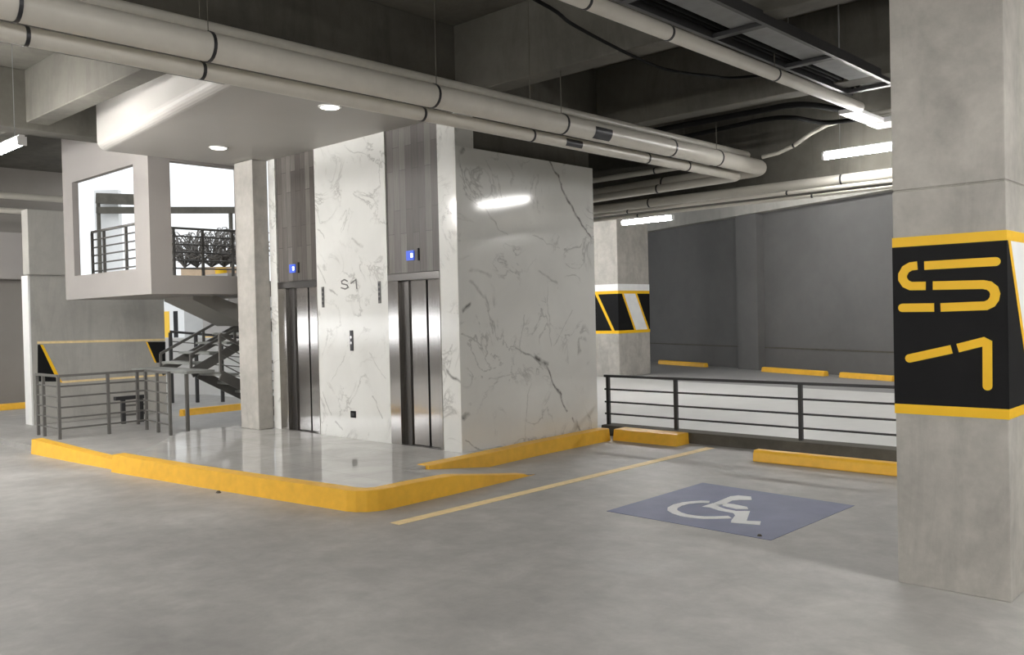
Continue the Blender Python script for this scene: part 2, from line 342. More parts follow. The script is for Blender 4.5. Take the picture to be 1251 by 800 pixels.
# plaster soffit over lobby, with a rounded front edge
sf = MB(); r_ = .12; ring = []
for x, yf in ((-12.13, 4.90), (-7.85, 4.43)):
    prof = [(yf, ZS), (yf, 4.07+r_)]+[(yf+r_-r_*math.cos(t), 4.07+r_-r_*math.sin(t)) for t in [math.pi/2*k/6 for k in range(1, 7)]]+[(YF+.02, 4.07), (YF+.02, ZS)]
    ring.append([(x, p, q) for p, q in prof])
k_ = len(ring[0])
sf.add(ring[0]+ring[1], [tuple(range(k_)), tuple(range(2*k_-1, k_-1, -1))]+[(i, (i+1) % k_, k_+(i+1) % k_, k_+i) for i in range(k_)])
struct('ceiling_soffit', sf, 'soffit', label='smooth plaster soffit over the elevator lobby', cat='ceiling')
# stairwell enclosure: drywall balcony with two openings
sw = MB()
sw.box(-15.45,-12.3,5.66,5.76,2.15,2.53)                    # parapet facing the camera
sw.box(-15.45,-12.3,5.66,5.76,4.05,ZS)                      # spandrel above opening
sw.box(-15.45,-15.06,5.66,5.76,2.53,4.05).box(-12.78,-12.3,5.66,5.76,2.53,4.05)
sw.box(-12.46,-12.3,5.76,5.98,2.15,ZS).box(-12.46,-12.3,5.98,7.3,2.15,2.42).box(-12.46,-12.3,5.98,7.3,4.07,ZS).box(-12.46,-12.3,7.08,7.3,2.42,4.07)
sw.box(-15.45,-12.46,5.76,8.4,2.15,2.36)                    # landing slab
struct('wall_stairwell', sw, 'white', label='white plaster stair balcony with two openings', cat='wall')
# ------------------------------------------------------------------ beams
def beam(label, x0, x1, y0, y1, z0, z1, mat='slab'):
    return tag(MB().box(x0, x1, y0, y1, z0, z1).build('concrete_beam', mat, loc=((x0+x1)/2, (y0+y1)/2, z0), bevel=.012), label, 'beam', 'concrete ceiling beams')
beam('long raw concrete beam running above the thick pipe to the elevator block', -8.08, -7.46, -8, 12.0, 4.09, ZS)
beam('concrete joist meeting the long beam above the marble side wall', -7.46, 8, 7.08, 7.36, 4.28, ZS)
beam('second joist, with black cables run below it', -7.46, 8, 9.75, 10.05, 4.24, ZS)
beam('deep cross beam behind the bundle of horizontal pipes', -11.75, 8, 12.0, 12.45, 3.36, ZS)
beam('pale concrete joist above the left lamp, left of the plaster soffit', -20.6, -8.08, 4.17, 4.45, 4.4, ZS)
beam('beam ending above the left front corner of the stair balcony', -12.95, -12.55, -8, 5.6, 4.32, ZS)
beam('joist close above the camera at the left', -20.6, -8.08, .9, 1.18, 4.4, ZS)
beam('beam crossing the ceiling left of the stair balcony', -16.9, -16.5, -8, 4.17, 4.3, ZS)
beam('thick lintel above the banded wall, left of the stair balcony', -16.8, -16.5, 5.45, 6.08, 2.62, 3.75, 'wallc')
beam('taupe beam along the top of the far left wall', -20.6, -20.35, -8, 7.6, 2.72, 3.7, 'white')
fb0 = Vector((-17.5, far(-17.5), 0)); fb1 = FW1
tag(MB().prism([fb0-nn*.35+Vector((0,0,4.42)), fb1-nn*.35+Vector((0,0,4.42)), fb1-nn*.005+Vector((0,0,4.42)), fb0-nn*.005+Vector((0,0,4.42))], (0,0,ZS-4.42)).build('concrete_beam', 'wallc', loc=(-10, far(-10), 4.42)), 'beam along the top of the dark far wall', 'beam', 'concrete ceiling beams')
pc = Vector((-12.3, far(-12.3), 0)); 
tag(MB().prism([pc-n*.45, pc+n*.45, pc+n*.45-nn*.25, pc-n*.45-nn*.25], (0,0,4.42)).build('wall_pilaster', 'darkwall', loc=pc), 'dark pilaster standing out from the far wall', 'pilaster')
struct('trim_1', MB().prism([FW0+n*16-nn*.012+Vector((0,0,.62)), FW1-nn*.012+Vector((0,0,.62)), FW1+Vector((0,0,.62)), FW0+n*16+Vector((0,0,.62))], (0,0,.03)), 'plinth', label='shallow joint line low on the far wall', cat='trim')

# ================================================================== PILLARS
def polyplane(mb, f, pts, d): mb.prism([f(*p) for p in pts], d)
pl = thing('concrete_pillar', (-1.73, 6.1, 0), 'big grey concrete pillar at right with black band lettered S1', 'pillar')
X0, X1, Y0, Y1 = -2.05, -1.41, 5.7, 6.95
sb = MB().box(X0, X1, Y0, Y1, 0, 2.455).box(X0+.004, X1-.004, Y0+.004, Y1-.004, 2.455, 2.465).box(X0, X1, Y0, Y1, 2.465, 4.3)
sb.build('shaft', 'pillar', pl, bevel=.012)
e = .004
MB().box(X0-e, X1+e, Y0-e, Y1+e, 2.11, 2.17).build('upper_stripe', 'signyellow', pl)['label'] = 'yellow stripe above the black band'
MB().box(X0-e, X1+e, Y0-e, Y1+e, 1.07, 1.13).build('lower_stripe', 'signyellow', pl)['label'] = 'yellow stripe below the black band'
MB().box(X0-e, X1+.001, Y0-e, Y0-.0005, 1.13, 2.11).build('black_band', 'black', pl)['label'] = 'black painted band on the front'
fb = lambda y, z: (X1, y, z)
MB().prism([(X1,Y0-e,1.13),(X1,Y0+.50,1.13),(X1,Y0+.02,2.11),(X1,Y0-e,2.11)], (e,0,0)).build('side_band', 'black', pl)['label'] = 'slanted black field on the right face'
MB().prism([(X1,Y0+.50,1.13),(X1,Y0+.555,1.13),(X1,Y0+.075,2.11),(X1,Y0+.02,2.11)], (e+.001,0,0)).build('slanted_stripe', 'signyellow', pl)
MB().prism([(X1,Y0+.555,1.13),(X1,Y1,1.13),(X1,Y1,2.11),(X1,Y0+.075,2.11)], (e*.8,0,0)).build('white_field', 'whitepaint', pl)
def stroke(name, groups):
    mb = MB()
    for pts, c0, c1 in groups:
        q = []
        for (a, b) in pts:
            p = ony(1085+a/4.2125, 300+b/4.2125, Y0); q.append((p.x, p.z))
        mb.ribbon(q, .052, (1,0,0), (0,0,1), (0, Y0-e, 0), (0,-.004,0), c0, c1)
    o = mb.build(name, 'signyellow', pl); o['label'] = 'yellow stencil character'; return o
stroke('letter', [([(188,103),(555,82)], False, True),
  ([(152,103),(118,107),(92,122),(76,150),(76,172),(92,196),(118,208),(195,207)], False, False),
  ([(232,206),(490,200),(522,206),(545,224),(553,248),(548,274),(532,296),(505,309),(272,318)], False, False),
  ([(76,320),(238,318)], True, False)])
stroke('numeral', [([(112,580),(328,533)], True, False), ([(360,527),(492,494),(512,504),(513,722)], False, True)])

p2 = thing('concrete_pillar', (-14.3, 19.6, 0), 'farther concrete pillar with slanted black and yellow bands beyond the rear railing', 'pillar')
a0, a1, b0, b1 = -14.75, -13.95, 19.0, 20.45
MB().box(a0, a1, b0, b1, 0, ZS).build('shaft', 'pillar', p2, bevel=.02)
MB().box(a0-e, a1+e, b0-e, b1+e, 2.22, 2.30).build('upper_stripe', 'signyellow', p2)
MB().box(a0-e, a1+e, b0-e, b1+e, 1.16, 1.24).build('lower_stripe', 'signyellow', p2)
MB().box(a0-e, a1+e, b0-e, b1+e, 2.30, 2.48).build('white_stripe', 'whitepaint', p2)
MB().box(a0, a1+.002, b0-e, b0-.001, 1.24, 2.22).build('front_band', 'black', p2)
MB().prism([(a0+.05,b0,2.22),(a0+.14,b0,2.22),(a1-.13,b0,1.24),(a1-.22,b0,1.24)], (0,-.008,0)).build('slanted_stripe', 'signyellow', p2)
MB().prism([(a1,b0,1.24),(a1,b0+.70,1.24),(a1,b0+.17,2.22),(a1,b0,2.22)], (e,0,0)).build('side_band', 'black', p2)
for k, (q0, q1) in enumerate(((.17, .70), (.78, 1.33))):
    MB().prism([(a1,b0+q0,2.22),(a1,b0+q0+.08,2.22),(a1,b0+q1+.08,1.24),(a1,b0+q1,1.24)], (e+.002,0,0)).build('slanted_stripe', 'signyellow', p2)
MB().prism([(a1,b0+.25,2.22),(a1,b0+.78,2.22),(a1,b0+1.33,1.24),(a1,b0+.78,1.24)], (e,0,0)).build('white_field', 'whitepaint', p2)
MB().prism([(a1,b0+.86,2.22),(a1,b1,2.22),(a1,b1,1.24),(a1,b0+1.41,1.24)], (e,0,0)).build('side_band', 'black', p2)
# pier at the left end of the elevator front
tag(MB().box(-11.95,-11.45,6.8,7.045,ZL,4.065).build('concrete_pier', 'pillar', loc=(-11.7,7.0,ZL), bevel=.01), 'plain grey concrete pier left of the left elevator, beside the stairs', 'pillar')
# banded wall left of the stairs
bw = thing('banded_wall', (-16.9, 6.7, 0), 'concrete wall with a yellow-edged band behind the stair railings', 'wall')
MB().box(-16.95,-16.64,5.5,7.9,0,2.6).build('wall_body', 'wallc', bw, bevel=.01)
MB().box(-16.95,-16.64,5.47,5.498,0,2.61).build('end_face', 'whitewall', bw)['label'] = 'white end face'  # end face coloured whiter than the wall body
def bwp(name, pts, mat, d=.004):
    MB().prism([onx(u, v, -16.64) for u, v in pts], (d,0,0)).build(name, mat, bw)
bwp('upper_stripe', [(45.5,417),(202,413.6),(202,416.2),(45.5,420)], 'lineyellow')
bwp('lower_stripe', [(75,465.4),(202,456.6),(202,459),(76,468)], 'lineyellow')
bwp('black_field', [(46,421),(49,421),(71,466),(46,466)], 'black')
bwp('slanted_stripe', [(49,421),(52.5,421),(76,467),(71,467)], 'signyellow', .006)
bwp('black_field', [(180,417.5),(202,417.5),(202,443),(191,443)], 'black')
bwp('slanted_stripe', [(178,417.5),(180,417.5),(191,443),(189,443)], 'signyellow', .006)
# distant pillar seen under the balcony
def away(u, v, d):            # a point at forward distance d
    q = ray(u, v); k = d/FP; return Vector((q.x*k, q.y*k, H+q.z*k))
dp = away(222, 400, 30); 
d1 = thing('concrete_pillar', (dp.x, dp.y, 0), 'distant white pillar with a yellow corner seen under the stair balcony', 'pillar')
MB().box(dp.x-.8, dp.x+.9, dp.y-.35, dp.y+.9, 0, 3.2).build('shaft', 'whitewall', d1)
MB().box(dp.x-.65, dp.x-.15, dp.y-.36, dp.y-.345, .8, 2.1).build('yellow_field', 'signyellow', d1)
MB().box(dp.x+.15, dp.x+.45, dp.y-.36, dp.y-.345, .8, 2.1).build('black_field', 'black', d1)
dq = away(276, 398, 24)
d2 = thing('concrete_pillar', (dq.x, dq.y, 0), 'distant pale pillar with black wedge at top, right of the yellow-cornered one', 'pillar')
MB().box(dq.x-.7, dq.x+.7, dq.y-.3, dq.y+.6, 0, 3.0).build('shaft', 'white', d2)
MB().prism([(dq.x-.69,dq.y-.3,2.45),(dq.x+.2,dq.y-.3,1.95),(dq.x+.2,dq.y-.3,2.45)], (0,-.01,0)).build('black_wedge', 'black', d2)
MB().box(dq.x-.7, dq.x+.72, dq.y-.312, dq.y-.302, 1.2, 1.32).build('yellow_stripe', 'signyellow', d2)

# ================================================================== ELEVATORS
def elevator(label, xa, xb, ztop, ulab):
    g = thing('elevator_door', ((xa+xb)/2, YF, ZL), label, 'elevator door', 'elevator doors')
    rec = YF+.09
    MB().box(xa, xa+.20, YF-.005, rec, ZL, ztop-.09).build('jamb', 'steel', g, bevel=.004)
    MB().box(xb-.05, xb, YF-.005, rec, ZL, ztop-.09).build('jamb', 'steel', g, bevel=.004)
    MB().box(xa, xb, YF-.005, rec, ztop-.09, ztop).build('header', 'steeldark', g, bevel=.004)
    xm = xa+.20+(xb-xa-.25)*.62
    MB().box(xa+.19, xa+.33, rec-.03, rec+.02, ZL, ztop-.09).build('dark_reflection_edge', 'steeldark', g)  # strip coloured dark for the dark reflection beside the jamb
    MB().box(xa+.33, xm-.018, rec-.01, rec+.03, ZL+.01, ztop-.09).build('door_panel', 'steel', g, bevel=.003)
    MB().box(xm+.018, xb-.045, rec-.01, rec+.03, ZL+.01, ztop-.09).build('door_panel', 'steel', g, bevel=.003)
    MB().box(xm-.02, xm+.02, rec+.01, rec+.03, ZL, ztop-.09).build('door_gap', 'black', g)
    MB().box(xa+.2, xb-.05, YF+.02, rec, ZL-.002, ZL+.006).build('sill', 'steeldark', g)
    return g
elevator('right brushed steel elevator door beside the marble corner', -8.735, -7.765, 2.28, 0)
elevator('left brushed steel elevator door beside the concrete pier', -11.255, -10.275, 2.28, 0)
for xa, xb, lab in ((-8.735, -7.765, 'grey-brown plank cladding above the right elevator'), (-11.255, -10.275, 'grey-brown plank cladding above the left elevator')):
    tag(MB().box(xa, xb, YF+.02, YF+.3, 2.285, 4.08).build('wood_cladding', 'wood', loc=((xa+xb)/2, YF+.02, 2.28)), lab, 'wall panel', 'plank panels over elevators')
for (u, v, lab) in ((502, 312, 'lit blue floor indicator above the right elevator'), (358, 328, 'lit blue floor indicator above the left elevator')):
    c = ony(u, v, YF+.02)
    g = thing('floor_indicator', (c.x, YF+.02, c.z-.07), lab, 'display', 'elevator floor indicators')
    MB().box(c.x-.075, c.x+.07, YF+.004, YF+.022, c.z-.06, c.z+.06).build('screen', 'screen', g, bevel=.004)
    MB().box(c.x+.015, c.x+.05, YF, YF+.005, c.z-.025, c.z+.025).build('digit', 'digit', g)
    MB().box(c.x+.135, c.x+.16, YF+.008, YF+.022, c.z-.07, c.z+.08).build('slot', 'black', g)
# marks on the central marble
sg = MB()
def fx(u, v): p = ony(u, v, YF); return (p.x, p.z)
S1 = [([(424.5,343.5),(421,341.5),(417.5,343.5),(418,346.5),(424,348),(425.5,351),(422,353),(417,351.5)], True), ([(429,346),(435,341.5),(436,352.5)], True)]
for pts, r_ in S1:
    sg.ribbon([fx(*p) for p in pts], .017, (1,0,0), (0,0,1), (0,YF,0), (0,-.006,0), True, True)
tag(sg.build('floor_number', 'greyletter', loc=(-9.51,YF,2.15)), 'small grey S1 floor lettering high on the central marble panel', 'sign')
def plate(name, u, v, w, h, lab, cat, mat='plate'):
    c = ony(u, v, YF); g = thing(name, (c.x, YF, c.z-h/2), lab, cat)
    MB().box(c.x-w/2, c.x+w/2, YF-.012, YF, c.z-h/2, c.z+h/2).build('cover', mat, g, bevel=.003); return g, c
for u, v, lab in ((395, 363, 'narrow vertical grey plate on marble beside the left elevator'), (464, 357, 'narrow vertical grey plate on marble beside the right elevator')):
    g, c = plate('name_plate', u, v, .05, .28, lab, 'sign', 'greyletter')
    for k in range(4): MB().box(c.x-.015, c.x+.015, YF-.0145, YF-.0115, c.z-.10+k*.06, c.z-.065+k*.06).build('mark', 'plate', g)
g, c = plate('call_button_panel', 430, 416, .065, .27, 'dark elevator call button panel midway up the marble', 'button panel')
for dz in (.045, -.03): MB().tube([(c.x, YF-.017, c.z+dz), (c.x, YF-.011, c.z+dz)], .018, 14).build('button', 'steel', g)
g, c = plate('power_outlet', 432, 506, .11, .09, 'black power outlet low on the marble panel', 'outlet', 'black')
MB().box(c.x-.03, c.x+.03, YF-.015, YF-.011, c.z-.02, c.z+.02).build('socket', 'plate', g)

# ================================================================== KERBS AND WHEEL STOPS
# the long kerb: front run, rounded corner and right arm that sinks along the ramp
def kerb(name, path, w, lab, bottom=0.0, mat='yellow', bevel=.02, group='yellow kerbs round the lobby'):
    # path: (x, y, top z) along the outer foot; w to the left of travel
    mb = MB(); n_ = len(path); sec = []
    for i in range(n_):
        p = Vector(path[i][:2]); a = Vector(path[max(i-1, 0)][:2]); b = Vector(path[min(i+1, n_-1)][:2])
        t = (b-a).normalized(); q = Vector((-t.y, t.x))*w
        z = path[i][2]; ch = min(.02, z*.4)
        sec.append([(p.x, p.y, bottom), (p.x+q.x*.1, p.y+q.y*.1, z-ch*.2), (p.x+q.x*.2, p.y+q.y*.2, z), (p.x+q.x*.95, p.y+q.y*.95, z), (p.x+q.x, p.y+q.y, bottom)])
    vs_ = [v for s_ in sec for v in s_]; fs = []
    for i in range(n_-1):
        for k in range(4): fs.append((i*5+k, i*5+k+1, i*5+5+k+1, i*5+5+k))
        fs.append((i*5+4, i*5, i*5+5, i*5+9))
    fs += [(4,3,2,1,0), tuple((n_-1)*5+k for k in range(5))]
    mb.add(vs_, fs)
    return tag(mb.build(name, mat, loc=(path[0][0], path[0][1], bottom)), lab, 'kerb', group)
run = [(-10.55,4.31,.205), (-9.0,4.47,.19), (-7.6,4.63,.19), (-6.75,4.735,.19)]
run += [(-6.62+.3*math.sin(a), 5.05-.3*math.cos(a), .19) for a in (math.radians(d) for d in (10, 30, 50, 70, 85))]
run += [(-6.325,5.4,.19), (-6.335,5.9,.18), (-6.36,6.5,.09), (-6.39,7.12,.006)]
kerb('painted_kerb', run, .17, 'long yellow kerb round the front corner of the tiled lobby')
kerb('painted_kerb', [(-12.98,4.24,.20), (-11.8,4.31,.16), (-10.57,4.40,.115)], .16, 'short yellow kerb below the stair railing at far left')
kerb('painted_kerb', [(-7.08,6.22,.155), (-7.12,7.0,.155), (-7.21,8.2,.16), (-7.24,9.62,.165)], .2, 'yellow kerb along the foot of the marble side wall')
kerb('painted_kerb', [(-7.23,9.66,.15), (-6.22,9.66,.15)], .3, 'short dark yellow kerb end piece between marble wall and rear railing')
kerb('rear_kerb', [(-7.7,10.0,.14), (-3,10.0,.14), (4,10.0,.14)], .3, 'dark concrete kerb carrying the rear railing', mat='plinth', group=None)
def wheel_stop_mesh(L=1.8):
    mb = MB(); prof = [(-.09,0),(.09,0),(.075,.10),(.055,.13),(-.055,.13),(-.075,.10)]
    mb.prism([(-L/2, y, z) for y, z in prof], (L, 0, 0)); return mb
ws = wheel_stop_mesh(1.8).build('wheel_stop', 'yellow', bevel=.012)
def stop(first, x, y, rot, lab, sx=1.0):
    o = ws if first else ws.copy()
    if not first: COL.objects.link(o)
    o.location = (x, y, 0); o.rotation_euler = (0, 0, rot); o.scale = (sx, 1, 1)
    return tag(o, lab, 'wheel stop', 'yellow wheel stops')
stop(True, -4.02, 9.30, 0, 'nearest yellow wheel stop, in front of the rear railing beside the big pillar')
fr = math.atan2(FW1.y-FW0.y, FW1.x-FW0.x)
def fstop(ua, va, ub, vb, lab):
    a = onz(ua, va); b = onz(ub, vb); c = (a+b)/2; L = abs(b.x-a.x)/math.cos(fr)
    y = far(c.x, .55); stop(False, c.x, y, fr, lab, L/1.8)
fstop(811, 444, 877, 447, 'far wheel stop left of the dark pilaster')
fstop(932, 454, 1013, 459, 'far wheel stop just right of the dark pilaster')
fstop(1034, 460, 1092, 466, 'far wheel stop partly hidden by the lettered pillar')
stop(False, -20.2, 6.3, math.radians(90), 'yellow wheel stop at the far left wall')
stop(False, -15.6, 8.3, math.radians(90), 'yellow wheel stop behind the stair railing', .7)
stop(False, -15.0, 11.6, 0, 'yellow wheel stop behind the foot of the stairs', .8)

# ================================================================== FLOOR MARKINGS
ln = MB()
pa, pb = onz(482, 640), onz(868, 547); ln.ribbon([(pa.x, pa.y), (pb.x, pb.y)], .12, (1,0,0), (0,1,0), (0,0,0), (0,0,.003))
tag(ln.build('bay_line', 'lineyellow', loc=(-5.83,7.2,0)), 'pale yellow parking line painted beside the blue square', 'floor marking')
ac = thing('accessible_parking_marking', (-3.93, 6.93, 0), 'slate blue square with white wheelchair symbol on the bay floor', 'floor marking')
MB().prism([(-4.71,6.18,0),(-3.14,6.14,0),(-3.12,7.66,0),(-4.71,7.78,0)], (0,0,.003)).build('blue_square', 'blue', ac)
sy = MB(); zp = .003
def sp(a, b): p = onz(800+a/8.34, 595+b/8.34, zp); return p
sy.ribbon([(sp(a, b).x, sp(a, b).y) for a, b in [(555,153),(480,150),(400,155),(310,165),(230,185),(180,212),(178,238),(225,265),(300,288),(390,302),(500,312),(620,312),(765,306)]], .085, (1,0,0), (0,1,0), (0,0,zp), (0,0,.003))
for poly in ([(600,165),(770,95),(850,86),(980,98),(988,132),(860,132),(790,137),(735,162),(640,192)],
             [(480,200),(590,165),(665,182),(640,196),(720,225),(830,245),(970,245),(935,345),(1080,350),(1072,387),(775,362),(780,340),(818,290),(800,266),(650,237),(560,208)],
             [(690,163),(800,175),(940,203),(952,226),(830,224),(740,202),(690,190)]):
    sy.prism([sp(a, b) for a, b in poly], (0,0,.003))
sy.build('wheelchair_symbol', 'whitepaint', ac)
def crumb(u, v, r_, lab):
    c = onz(u, v); mb = MB(); k = []
    vs_ = [(c.x+r_*1.3*math.cos(a)*(.8+.3*rnd.random()), c.y+r_*math.sin(a)*(.8+.3*rnd.random()), 0) for a in [i*math.pi/3 for i in range(6)]]
    top = [(c.x+(p[0]-c.x)*.5, c.y+(p[1]-c.y)*.5, r_*.7) for p in vs_]
    mb.add(vs_+top, [(5,4,3,2,1,0), (6,7,8,9,10,11)]+[(i, (i+1) % 6, 6+(i+1) % 6, 6+i) for i in range(6)])
    tag(mb.build('pebble', 'plinth', loc=c), lab, 'pebble')
crumb(928, 655, .022, 'dark crumb lying at the near corner of the blue square')
crumb(267, 602, .03, 'dark crumb lying on the floor in front of the yellow kerb')

# ================================================================== PIPES AND TRAYS
def pipe(label, pts, r, mat, clamps=(), cl_mat='plate', hangers=(), stickers=()):
    P0 = Vector(pts[0]); g = thing('pipe', (P0.x, P0.y, P0.z), label, 'pipe', 'ceiling pipes')
    MB().tube(pts, r, 20).build('pipe_run', mat, g)
    P = [Vector(p) for p in pts]
    def at(s):
        for i in range(len(P)-1):
            L = (P[i+1]-P[i]).length
            if s <= L: t = (P[i+1]-P[i])/L; return P[i]+t*s, t
            s -= L
        return P[-1], (P[-1]-P[-2]).normalized()
    for s in clamps:
        c, t = at(s); o = MB().tube([c-t*.012, c+t*.012], r+.006, 20).build('clamp', cl_mat, g)
    for s in hangers:
        c, t = at(s); MB().tube([c+Vector((0,0,r)), Vector((c.x, c.y, ZS))], .004, 6).build('hanger_rod', 'plinth', g)
    for s, L, a in stickers:
        c, t = at(s); mb = MB(); vs_ = []; side = Vector((1,0,0)); N = 7
        for j in range(N):
            an = math.radians(a-38+76*j/(N-1)); d = side*math.cos(an)*(r+.002)+Vector((0,0,1))*math.sin(an)*(r+.002)
            vs_ += [c+d-t*L/2, c+d+t*L/2]
        mb.add(vs_, [(2*j, 2*j+1, 2*j+3, 2*j+2) for j in range(N-1)], True); mb.build('sticker', 'plate', g)
    return g
def elbow(x, y, z, r_, x1, z1):
    return [(x,-3,z), (x,y-r_,z)]+[(x-r_+r_*math.cos(t), y-r_+r_*math.sin(t), z) for t in [math.pi/2*k/8 for k in range(1, 9)]]+[(x1, y, z1)]
pipe('thick cream pipe crossing the left of the picture, then turning behind the marble block', elbow(-5.93, 11.62, 3.72, .22, -13.5, 3.60), .105, 'pvc', [4.93, 6.2, 8.35, 10.15, 12.2, 13.3, 16.2], hangers=[6.2, 8.4, 10.15, 13.3], stickers=[(10.75,.3,-25)])
pipe('thinner cream pipe just below and left of the thick pipe', elbow(-6.14, 11.3, 3.60, .16, -13.5, 3.50), .062, 'pvc', [5.05, 6.25, 8.4, 9.9, 12.0, 12.9, 15.6], hangers=[6.25, 9.9], stickers=[(10.55,.28,-10)])
pipe('slim grey pipe riding above the thick pipe', elbow(-6.05, 11.46, 3.90, .16, -13.5, 3.86), .045, 'pvcgrey', [16.0])
pipe('cream pipe along the ceiling toward the right lamp', [(-4.06,-3,4.05),(-4.06,10.3,4.05)], .062, 'pvc', [8.2, 9.3, 11.2], hangers=[8.2, 11.2])
pipe('thin conduit curving up from the pipe bundle toward the lamp', [(-5.9,11.5,3.865),(-5.65,11.48,3.885),(-5.4,11.45,3.95),(-5.15,11.4,4.06),(-4.9,11.35,4.13),(-4.5,11.3,4.16),(-2.0,11.3,4.17)], .028, 'pvc', [.5])
pipe('broad pale pipe along the cross beam', [(-13.5,11.8,3.46),(4,11.8,3.46)], .07, 'pvcgrey', [5.5, 8.6, 10.2])
pipe('slim bright conduit below the bundle of pipes', [(-13.5,11.62,3.335),(4,11.62,3.345)], .026, 'pvc', [5.2, 7.9])
pipe('thin conduit, lowest of the bundle of pipes', [(-13.5,11.75,3.27),(4,11.75,3.285)], .022, 'pvc', [5.3, 8.2])
yl = onx(0, 238, -17.2); 
pipe('dark grey pipe by the far left wall', [(-17.2,-3,yl.z),(-17.2,6.35,yl.z)], .06, 'pvcgrey', [5.5, 7.5])
pipe('pale pipe below the dark grey one at far left', [(-17.6,-3,yl.z-.22),(-17.6,6.5,yl.z-.22)], .05, 'pvc', [5.5, 7.4])
# cable tray
tr = thing('cable_tray', (-3.9, 3, 4.2), 'dark ladder cable tray along the ceiling left of the big pillar', 'cable tray')
for x in (-4.15, -3.62): MB().box(x-.02, x+.02, -3, 10.3, 4.2, 4.30).build('side_rail', 'darkrail', tr)
for y in [2.0, 3.45, 4.6, 5.8, 7.18, 8.62, 10.17]: MB().box(-4.13, -3.64, y-.04, y+.04, 4.2, 4.24).build('rung', 'darkrail', tr)
MB().box(-3.95, -3.64, -3, 10.28, 4.243, 4.25).build('pale_tray_panel', 'galv', tr)  # pale panel added between the rungs
for y in (5.6, 8.7):
    for x in (-4.15, -3.62): MB().tube([(x,y,4.3),(x,y,ZS)], .007, 6).build('hanger_rod', 'galv', tr)
for k, x in enumerate((-4.09, -4.03)):
    tag(MB().tube([(x, y, 4.27+.004*math.sin(y*2+k)) for y in [-3+i*.6 for i in range(23)]], .022, 8).build('cable', 'cable', loc=(x,3,4.26)), ['black cable lying in the tray against its left rail', 'black cable lying second from the left rail in the tray'][k], 'cable', 'cables in the tray')
# black cables under the second joist and the loose cable
def cable(lab, pts, r_):
    P = [Vector(p) for p in pts]; Q = []
    for i in range(len(P)-1):
        p0, p1, p2_, p3 = P[max(i-1, 0)], P[i], P[i+1], P[min(i+2, len(P)-1)]
        for k in range(6):
            t = k/6; Q.append(.5*((2*p1)+(p2_-p0)*t+(2*p0-5*p1+4*p2_-p3)*t*t+(3*p1-p0-3*p2_+p3)*t**3))
    Q.append(P[-1]); tag(MB().tube(Q, r_, 8).build('cable', 'cable', loc=P[0]), lab, 'cable')
cable('loose black cable sagging across the ceiling coffer', [(-4.9,3.6,4.55)]+[onz(u, v, 4.26) for u, v in [(655,0),(700,30),(760,62),(800,80),(830,88)]]+[onz(870,93,4.32), onz(898,95,4.35), (-4.5,9.6,4.42)], .016)
cable('thick black cable clipped under the second joist', [(-7.4,10.12,4.19),(-6.5,10.14,4.19),(-5.3,10.14,4.19),(-4.75,10.2,4.19),(-4.5,10.7,4.17),(-4.42,11.2,4.16)], .038)
cable('second black cable hanging below the joist', [(-7.4,10.3,4.12),(-6.6,10.35,4.08),(-5.4,10.4,4.13),(-5.0,10.5,4.12),(-4.85,10.9,4.10),(-4.7,11.05,4.09),(-4.42,11.12,4.09)], .03)
# junction tray at the lamp
jt = thing('junction_tray', (-4.1, 10.9, 4.02), 'white metal wireway box just above the right lamp', 'junction box')
MB().box(-4.35, -2.6, 11.24, 11.62, 4.02, 4.09).build('tray_body', 'housing', jt, bevel=.006)
MB().box(-4.35, -4.12, 10.4, 11.24, 4.03, 4.08).build('tray_arm', 'housing', jt, bevel=.006)

# ================================================================== LAMPS
lamp0 = thing('tube_lamp', (0, 0, 0), '', 'lamp', 'tube lamps')
MB().box(-.62, .62, -.03, .03, .044, .066).build('housing', 'housing', lamp0, bevel=.006)
MB().tube([(-.6,0,0),(.6,0,0)], .046, 14).build('tube', 'tube', lamp0)
for x in (-.61, .61): MB().box(x-.015, x+.015, -.046, .046, -.046, .046).build('end_cap', 'housing', lamp0)
for x in (-.4, .4): MB().tube([(x,0,.06),(x,0,ZS-3.7)], .004, 6).build('hanger_rod', 'galv', lamp0)
used = [False]
def lamp(x, y, lab, z=3.7, rot=0.0, dim=False):
    g = lamp0 if not used[0] else copy_tree(lamp0); used[0] = True
    for ch in [k for k in bpy.data.objects if k.parent == g and k.name.startswith('tube')]:
        ch.material_slots[0].link = 'OBJECT'; ch.material_slots[0].material = M[{0: 'tube', 1: 'tube_near', 2: 'tube_mid'}[int(dim)]]
    if z > 4:
        for ch in [k for k in bpy.data.objects if k.parent == g and k.name.startswith('hanger')]: ch.scale = (1, 1, (ZS-z)/(ZS-3.7))
    g.location = (x, y, z); g.rotation_euler = (0, 0, rot); g['label'] = lab; return g
lamp(-4.27, 11.2, 'lit tube lamp below the white wireway beside the big pillar', dim=True)
lamp(-10.25, 15.0, 'lit tube lamp in front of the banded far pillar', z=3.58)
ll = onz(27, 172, 3.7); lamp(ll.x-.62, ll.y, 'lit tube lamp at the far left, cut by the picture edge', dim=2)
lamp(2.4, 5.0, 'tube lamp farther right of the big pillar, outside the picture')  # second lamp on this side, added for more light on the pillar
lamp(0.9, 5.3, 'tube lamp right of the big pillar, outside the picture')
lamp(-7.6, -1.2, 'tube lamp behind the viewer to the left')
lamp(-1.0, -1.6, 'tube lamp behind the viewer to the right')
lamp(-13.6, .4, 'tube lamp at left outside the picture')
lamp(-17.5, 2.6, 'tube lamp near the far left wall outside the picture')
lamp(-4.6, -3.4, 'tube lamp behind the viewer in the middle')
lamp(3.0, -.6, 'tube lamp at the viewer right side outside the picture')
lamp(-14.8, 16.0, 'tube lamp over the aisle hidden behind the elevator block')  # unseen lamp added to light the farther pillar
